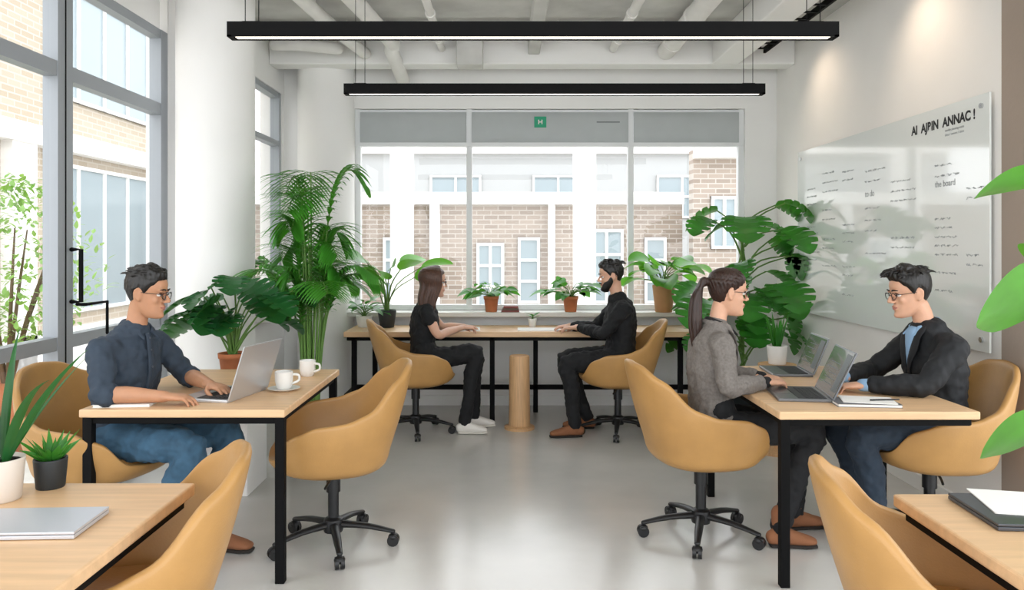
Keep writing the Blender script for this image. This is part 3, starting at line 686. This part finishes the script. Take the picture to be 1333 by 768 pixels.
    for r in range(R+1):
        t=r/R
        for j in range(n):
            ph=2*pi*j/n; w_=abs(((ph+pi)%(2*pi))-pi)*180/pi; zh=interp(w_,HL)
            z=zh+(.119-zh)*math.cos(t*pi/2)
            o=off*min(1,(1-t)*5+.15); p=hp(z,ph,o); p.z+=off*math.cos(t*pi/2); vs.append(p)
    for r in range(R):
        for j in range(n): a=r*n+j;c_=r*n+(j+1)%n; fs.append((a,a+n,c_+n,c_))
    fs.append(tuple(range(n)))
    o=len(vs); vs.append(V((-.01,0,.02)))
    for j in range(n): fs.append((R*n+j,o,R*n+(j+1)%n))
    b.add(vs,fs,0,MH)
    random.seed(P.get('seed',1))
    if st in('quiff','wavy'):
        for i in range(90):
            ph=random.uniform(-1.15,1.15) if i%3 else random.uniform(-pi,pi); z=random.uniform(.082,.118); p=hp(z,ph,.004)
            up=random.uniform(.010,.026) if p.x>0 else random.uniform(.003,.010)
            if st=='wavy': up*=1.25
            fw=V((-1,random.uniform(-.5,.5),0)) if st=='quiff' else V((random.uniform(-1,.6),random.uniform(-.8,.8),0))
            q=p+V((.006 if p.x>0.03 else 0,0,up)); r_=q+fw.normalized()*.03+V((0,0,random.uniform(-.006,.006))); s_=r_+fw.normalized()*.02-V((0,0,.010))
            b.tube([p,q,r_,s_],[.009,.008,.006,.002],n=7,sub=2,M=MH)
        for i in range(40):
            ph=random.choice((-1,1))*random.uniform(1.5,3.1); z=random.uniform(.02,.08); p=hp(z,ph,.006); q=hp(z-.03,ph+.1*(1 if ph>0 else -1),.010); b.tube([p,q],[.006,.003],n=6,sub=1,M=MH)
    if st=='long':
        for s in (-1,1):
            for k in range(17):
                ph=s*(math.radians(62)+k*math.radians(118)/16); j=random.uniform(-.006,.006)
                a0=V((.03-.002*k,s*.006,.128)); a1=hp(.09,ph*.92,.012); a2=hp(.03,ph,.018); a3=hp(-.04,ph,.020); a3.y=s*max(abs(a3.y),.062)*min(1,abs(math.sin(ph))+.5); a4=V((a3.x*.85-.02,a3.y*1.1+j,-.14)); a5=V((a3.x*.7-.02+j,a3.y*1.12,-.24)); a6=V((a3.x*.6-.02+j,a3.y*.95+j,-.32+random.uniform(-.02,.02)))
                b.tube([a0,a1,a2,a3,a4,a5,a6],[.009,.013,.015,.016,.017,.015,.006],n=8,sub=3,M=MH)
    if st=='pony':
        for s in (-1,1):
            for k in range(14):
                ph=s*(math.radians(10)+k*math.radians(160)/13); zz=interp(abs(ph)*180/pi,HL)
                b.tube([hp(max(zz,.0)+.004,ph,.005),hp(max(zz+.045,.055),ph*1.0+s*.15,.010),V((-.098,s*.008,.045))],[.004,.009,.010],n=7,sub=4,M=MH)
        b.ell((-.112,0,.045),(.018,.022,.022),seg=12,M=MH)
        for k in range(16):
            a=k*2.4; rr=.020*math.sqrt(k/16); dy=rr*math.cos(a); dx=rr*math.sin(a)
            b.tube([(-.11,dy*.5,.045+dx*.5),(-.145,dy,.035+dx),(-.165+dx,dy*1.3,-.05),(-.16+dx*1.3,dy*1.5,-.16),(-.14+dx*1.2,dy*1.3,-.27),(-.115+dx*.6,dy*.6,-.35-random.uniform(0,.03))],[.010,.012,.014,.014,.011,.004],n=8,sub=3,M=MH)
    b.obj('hair',[P['hairm']],parent=e,remesh=.004,sm=1)
    if P.get('beard'):
        b=MB(); BL=[(0,-.078),(22,-.076),(36,-.045),(60,-.035),(80,.0),(92,.01),(110,-.01)]
        n=32; vs=[];fs=[]
        for r in range(9):
            for j in range(n+1):
                ph=math.radians(-98+196*j/n); zt=interp(abs(ph)*180/pi,BL); z=-.12+(zt+.12)*(r/8)
                o_=.009 if 0<r<8 and 0<j<n else .001; p=hp(z,ph,o_)
                if r==0: p.z-=.006
                vs.append(p)
        for r in range(8):
            for j in range(n): a=r*(n+1)+j; fs.append((a,a+1,a+n+2,a+n+1))
        b.add(vs,fs,0,MH); b.tube([(.086,-.026,-.052),(.1,0,-.045),(.086,.026,-.052)],[.004,.006,.004],n=8,M=MH)
        b.obj('beard',[P['hairm']],parent=e,auto=180)
    if P.get('glasses'):
        b=MB()
        for s in (-1,1):
            pts=[MH@V((.102-.006*abs(math.cos(a)),s*.032+.022*math.cos(a),.0+.016*math.sin(a))) for a in [2*pi*k/16 for k in range(17)]]
            b.tube(pts,.0018,n=6,sub=1,cap=False)
            b.tube([(.096,s*.054,.008),(.05,s*.073,.008),(-.005,s*.080,.006),(-.022,s*.079,-.012)],.0017,n=6,M=MH)
        b.tube([(.100,-.010,.004),(.105,0,.006),(.100,.010,.004)],.0018,n=6,M=MH)
        b.obj('eyeglasses',[BLACKP],parent=e)
    # top garment
    o=P.get('cloth',.010); b=MB(); torso(b,o,1,6)
    cut=P.get('sleeve',1.0)
    for i in (0,1):
        p,r=arm(b,i,o)
        PP,RR=smooth_path(p,r,6); m=len(PP)
        q=max(3,int(m*(.2+.8*cut)))-(2 if cut>=1 else 0); PP=PP[:q];RR=RR[:q]
        b.tube(PP,RR,n=18,sub=1); b.tube([sho[i]+V((0,0,.012)),N+V((-.02,0,-.035))],[.044*kw+o*.6,.038*kw],n=12,sub=1)
        if cut<1:
            T=(PP[-1]-PP[-2]).normalized(); ra=RR[-1][0]
            b.tube([PP[-1]-T*.03,PP[-1]],[ra+.006,ra+.006],n=18,sub=1)
    b.obj('top_garment',[P['topm']],parent=e,remesh=.0065,sm=3,folds=P.get('folds',.022 if not P.get('blazer') else .017))
    b=MB()
    cr=.056*kw
    if P.get('collar','shirt')=='shirt':
        pts=[N+V((math.cos(a)*(cr+.008)+.004,math.sin(a)*(cr+.006),.004-.024*math.cos(a))) for a in [math.radians(40+280*k/18) for k in range(19)]]
        b.tube(pts,[(.009,.017)]*19,n=8,sub=1)
        for s in (-1,1): b.tube([N+V((.044,s*.042,-.01)),N+V((.085,s*.045,-.045))],[.012,.004],n=8,sub=1)
    else:
        pts=[N+V((math.cos(a)*(cr+.004),math.sin(a)*(cr+.004),-.016-.014*math.cos(a))) for a in [2*pi*k/20 for k in range(21)]]
        b.tube(pts,.008,n=8,sub=1,cap=False)
    b.obj('collar',[P.get('collarm',P['topm'])],parent=e)
    fr=[(c_,w2[1]+o) for c_,w2 in zip(spine,wd)]
    def fp(i,y,ex=0): c_,dp=fr[i]; ww=wd[i][0]+o; return c_+V((dp*math.sqrt(max(0,1-(y/ww)**2))+ex,y,0))
    if P.get('collar','shirt')=='shirt' and not P.get('blazer'):
        b=MB(); pp=[N+V((.055,0,-.025)),fp(5,0,.003),fp(4,0,.004),fp(3,0,.003),fp(2,0,.004)]
        b.tube(pp,[(.015,.006)]*5,n=10,up=(1,0,0)); b.obj('placket',[P['topm']],parent=e)
        b=MB(); QQ,_=smooth_path(pp,[.01]*5,4)
        for k in range(2,len(QQ),3): b.ell(QQ[k]+V((.008,0,0)),(.003,.005,.005),seg=10)
        b.obj('buttons',[mat('button_grey','#4b525c',.4)],parent=e)
    if P.get('blazer'):
        b=MB(); b.tube([N+V((.048,0,-.005)),fp(5,0,.004),fp(4,0,.002),fp(3,0,-.004)],[(.03,.012),(.04,.012),(.032,.010),(.010,.006)],n=12,up=(1,0,0)); b.obj('inner_shirt',[P['collarm']],parent=e)
        b=MB()
        for s in (-1,1):
            b.tube([N+V((-.045,s*.045,.016)),N+V((.02,s*.066,.0)),fp(5,s*.062,.008),fp(4,s*.052,.010),fp(3,s*.018,.006),fp(2,s*.012,.004)],[(.010,.014),(.010,.018),(.024,.007),(.030,.006),(.014,.006),(.006,.005)],n=10,up=(1,0,0))
        b.tube([N+V((.0,.064,.0)),N+V((-.05,.042,.014)),N+V((-.062,0,.018)),N+V((-.05,-.042,.014)),N+V((.0,-.064,.0))],.012,n=8)
        b.tube([fp(2,0,.006)-V((0,0,.005)),fp(2,0,.010)],.008,n=8,sub=1)
        b.obj('lapels',[P['topm']],parent=e)
        b=MB()
        for i in (0,1):
            T=(wri[i]-elb[i]).normalized(); b.tube([wri[i]-T*.02,wri[i]+T*.004],[.031*kw,.030*kw],n=16,sub=1)
        b.obj('shirt_cuffs',[P['collarm']],parent=e)
    # trousers
    b=MB(); b.tube([spine[0]+V((0,0,.0)),spine[1],spine[1]+V((0,0,.06))],[(wd[0][0]+.012,wd[0][1]+.012),(wd[1][0]+.008,wd[1][1]+.008),(wd[1][0]-.008,wd[1][1]-.006)],n=24,up=(1,0,0),sub=2)
    for i in (0,1):
        p,r=leg(b,i,.012); r[-1]+=.006; b.tube(p,r,n=18)
    b.obj('trousers',[P['legm']],parent=e,remesh=.007,sm=3,folds=.020)
    # shoes
    for i in (0,1):
        A=ank[i]; fd=math.radians(P.get('foot',0)+(6 if i==0 else -6)); f=V((math.cos(fd),math.sin(fd),0)); g=V((A.x,A.y,0)); fl=.92*kw+.08
        b=MB()
        b.tube([g-f*.045*fl+V((0,0,.045)),g+V((0,0,.055))+f*.01,g+f*.07*fl+V((0,0,.045)),g+f*.13*fl+V((0,0,.036)),g+f*.175*fl+V((0,0,.030))],[(.030,.036),(.036,.046),(.038,.036),(.043,.026),(.033,.018)],n=16,up=(0,0,1))
        b.tube([g+V((0,0,.05)),A+V((0,0,.015 if not P.get('boot') else .06))],[.042*kw,.043*kw if not P.get('boot') else .050*kw],n=16,sub=1)
        b.obj('shoe_%d'%(i+1),[P['shoem']],parent=e,remesh=.006,sm=2)
        b=MB(); b.tube([g-f*.05*fl+V((0,0,.010)),g+V((0,0,.010)),g+f*.07*fl+V((0,0,.010)),g+f*.13*fl+V((0,0,.010)),g+f*.185*fl+V((0,0,.010))],[(.032,.010),(.038,.010),(.038,.010),(.045,.010),(.034,.010)],n=14,up=(0,0,1)); b.obj('sole_%d'%(i+1),[P['solem']],parent=e)
    return e
SK1=mat('skin_tan','#bf8c6b',.5,sss=.15,var=.05,vscale=24,bump=.08,bscale=180); SK2=mat('skin_light','#d6a78d',.5,sss=.15,var=.05,vscale=24,bump=.08,bscale=180); SK3=mat('skin_fair','#d2a286',.5,sss=.15,var=.05,vscale=24,bump=.08,bscale=180)
HB=mat('hair_black','#14110f',.42,bump=.6,bscale=60,stretch=(1,1,.3),var=.3,vscale=40); HBR=mat('hair_brown','#4a2c1c',.4,bump=.5,bscale=60,stretch=(3,3,.3),var=.35,vscale=50); HDB=mat('hair_dark_brown','#2e1a12',.4,bump=.5,bscale=60,stretch=(3,3,.3),var=.3,vscale=50)
NAVY=mat('navy_shirt','#323e4c',.8,bump=.5,bscale=9,var=.12,vscale=14); JEANS=mat('blue_jeans','#35566e',.85,bump=.5,bscale=12,var=.22,vscale=18); DJEANS=mat('dark_jeans','#1f2c3a',.85,bump=.5,bscale=12,var=.2,vscale=18)
BLK=mat('black_cotton','#121316',.85,bump=.5,bscale=10,var=.1); BLZ=mat('black_blazer','#15171b',.75,bump=.4,bscale=10); GRY=mat('grey_tweed','#756f6a',.9,bump=.5,bscale=14,var=.18,vscale=90)
LBLUE=mat('light_blue_shirt','#8fb0d0',.8,bump=.3,bscale=12); BRN=mat('brown_suede','#8a5a3c',.85,var=.12,bump=.2); WSH=mat('white_shoe','#e6e2dc',.6); DSOLE=mat('dark_sole','#2a2522',.8); LSOLE=mat('light_sole','#d8d4cc',.8); KNIT=mat('dark_top','#1c1b1d',.9)

person('seated_man',(-1.80,3.62,0),-15,dict(skin=SK1,H=(0,0,.585),C=(.03,0,.985),N=(.06,0,1.065),HD=(.125,0,1.23),hs=.945,hpitch=8,hyaw=16,
  EL=(.15,.25,.81),ER=(.11,-.25,.805),WL=(.39,.10,.795),WR=(.36,-.17,.79),HDL=(.95,-.25,-.08),HDR=(.95,.3,-.06),
  KL=(.46,.15,.555),KR=(.46,-.12,.555),AL=(.38,.15,.10),AR=(.28,-.13,.10),hair='quiff',hairm=HB,topm=NAVY,legm=JEANS,shoem=BRN,solem=DSOLE,sleeve=.62,glasses=True,voxel=.005,curl=.7,seed=4))
person('seated_woman',(-.645,5.98,0),8,dict(female=True,skin=SK2,H=(0,0,.58),C=(.015,0,.955),N=(.03,0,1.025),HD=(.075,0,1.17),hs=.96,hpitch=6,
  EL=(.15,.20,.80),ER=(.10,-.17,.775),WL=(.34,.32,.785),WR=(.31,.10,.80),HDL=(.9,.1,-.08),HDR=(.9,.3,-.12),
  KL=(.42,.10,.57),KR=(.41,-.04,.62),AL=(.40,.10,.10),AR=(.31,-.10,.10),hair='long',hairm=HBR,topm=BLK,legm=BLK,shoem=WSH,solem=LSOLE,sleeve=.22,collar='crew',glasses=True,voxel=.006))
person('seated_man',(.875,5.98,0),180,dict(skin=SK2,H=(0,0,.585),C=(.0,0,.98),N=(.02,0,1.055),HD=(.065,0,1.215),hs=.95,hpitch=8,
  ER=(.16,-.22,.80),EL=(.14,.16,.79),WR=(.36,-.34,.79),WL=(.32,-.14,.80),HDR=(.95,.0,-.08),HDL=(.9,-.35,-.1),
  KL=(.42,.14,.55),KR=(.42,-.12,.55),AL=(.36,.15,.10),AR=(.24,-.12,.10),hair='quiff',hoff=.008,hairm=HB,topm=BLK,legm=BLK,shoem=BRN,solem=DSOLE,sleeve=1.0,collar='crew',beard=True,voxel=.006,seed=9))
person('seated_woman',(1.02,3.80,0),4,dict(female=True,skin=SK3,H=(0,0,.58),C=(-.005,0,.985),N=(.02,0,1.06),HD=(.075,0,1.22),hs=.945,hpitch=6,
  EL=(.06,.21,.80),ER=(.0,-.21,.79),WL=(.27,.06,.79),WR=(.22,-.12,.795),HDL=(.95,-.2,-.1),HDR=(.95,.25,-.08),
  KL=(.50,.10,.55),KR=(.47,-.10,.55),AL=(.46,.10,.10),AR=(.29,-.12,.10),hair='pony',hairm=HDB,topm=GRY,collarm=KNIT,legm=BLK,shoem=BRN,solem=DSOLE,sleeve=1.0,cloth=.013,blazer=True,glasses=True,boot=True,voxel=.005))
person('seated_man',(2.10,3.76,0),180,dict(skin=SK3,H=(0,0,.585),C=(.02,0,.98),N=(.05,0,1.06),HD=(.13,0,1.22),hs=.96,hpitch=10,
  EL=(.17,.22,.81),ER=(.2,-.22,.81),WL=(.41,.12,.79),WR=(.44,-.04,.80),HDL=(.95,-.2,-.08),HDR=(.95,.2,.15),
  KL=(.43,.13,.55),KR=(.43,-.13,.55),AL=(.34,.13,.10),AR=(.28,-.13,.10),hair='wavy',hoff=.012,hairm=HB,topm=BLZ,collarm=LBLUE,legm=DJEANS,shoem=BRN,solem=DSOLE,sleeve=1.0,cloth=.014,blazer=True,glasses=True,voxel=.005,seed=6))

# ------------------------------------------------------------------ world & view
w=bpy.data.worlds.new('overcast'); bpy.context.scene.world=w; w.use_nodes=True
bg=w.node_tree.nodes['Background']; bg.inputs[0].default_value=(.94,.97,1.0,1); bg.inputs[1].default_value=3.4
vs=bpy.context.scene.view_settings; vs.view_transform='Standard'; vs.look='None'; vs.exposure=0.0; vs.gamma=1.0
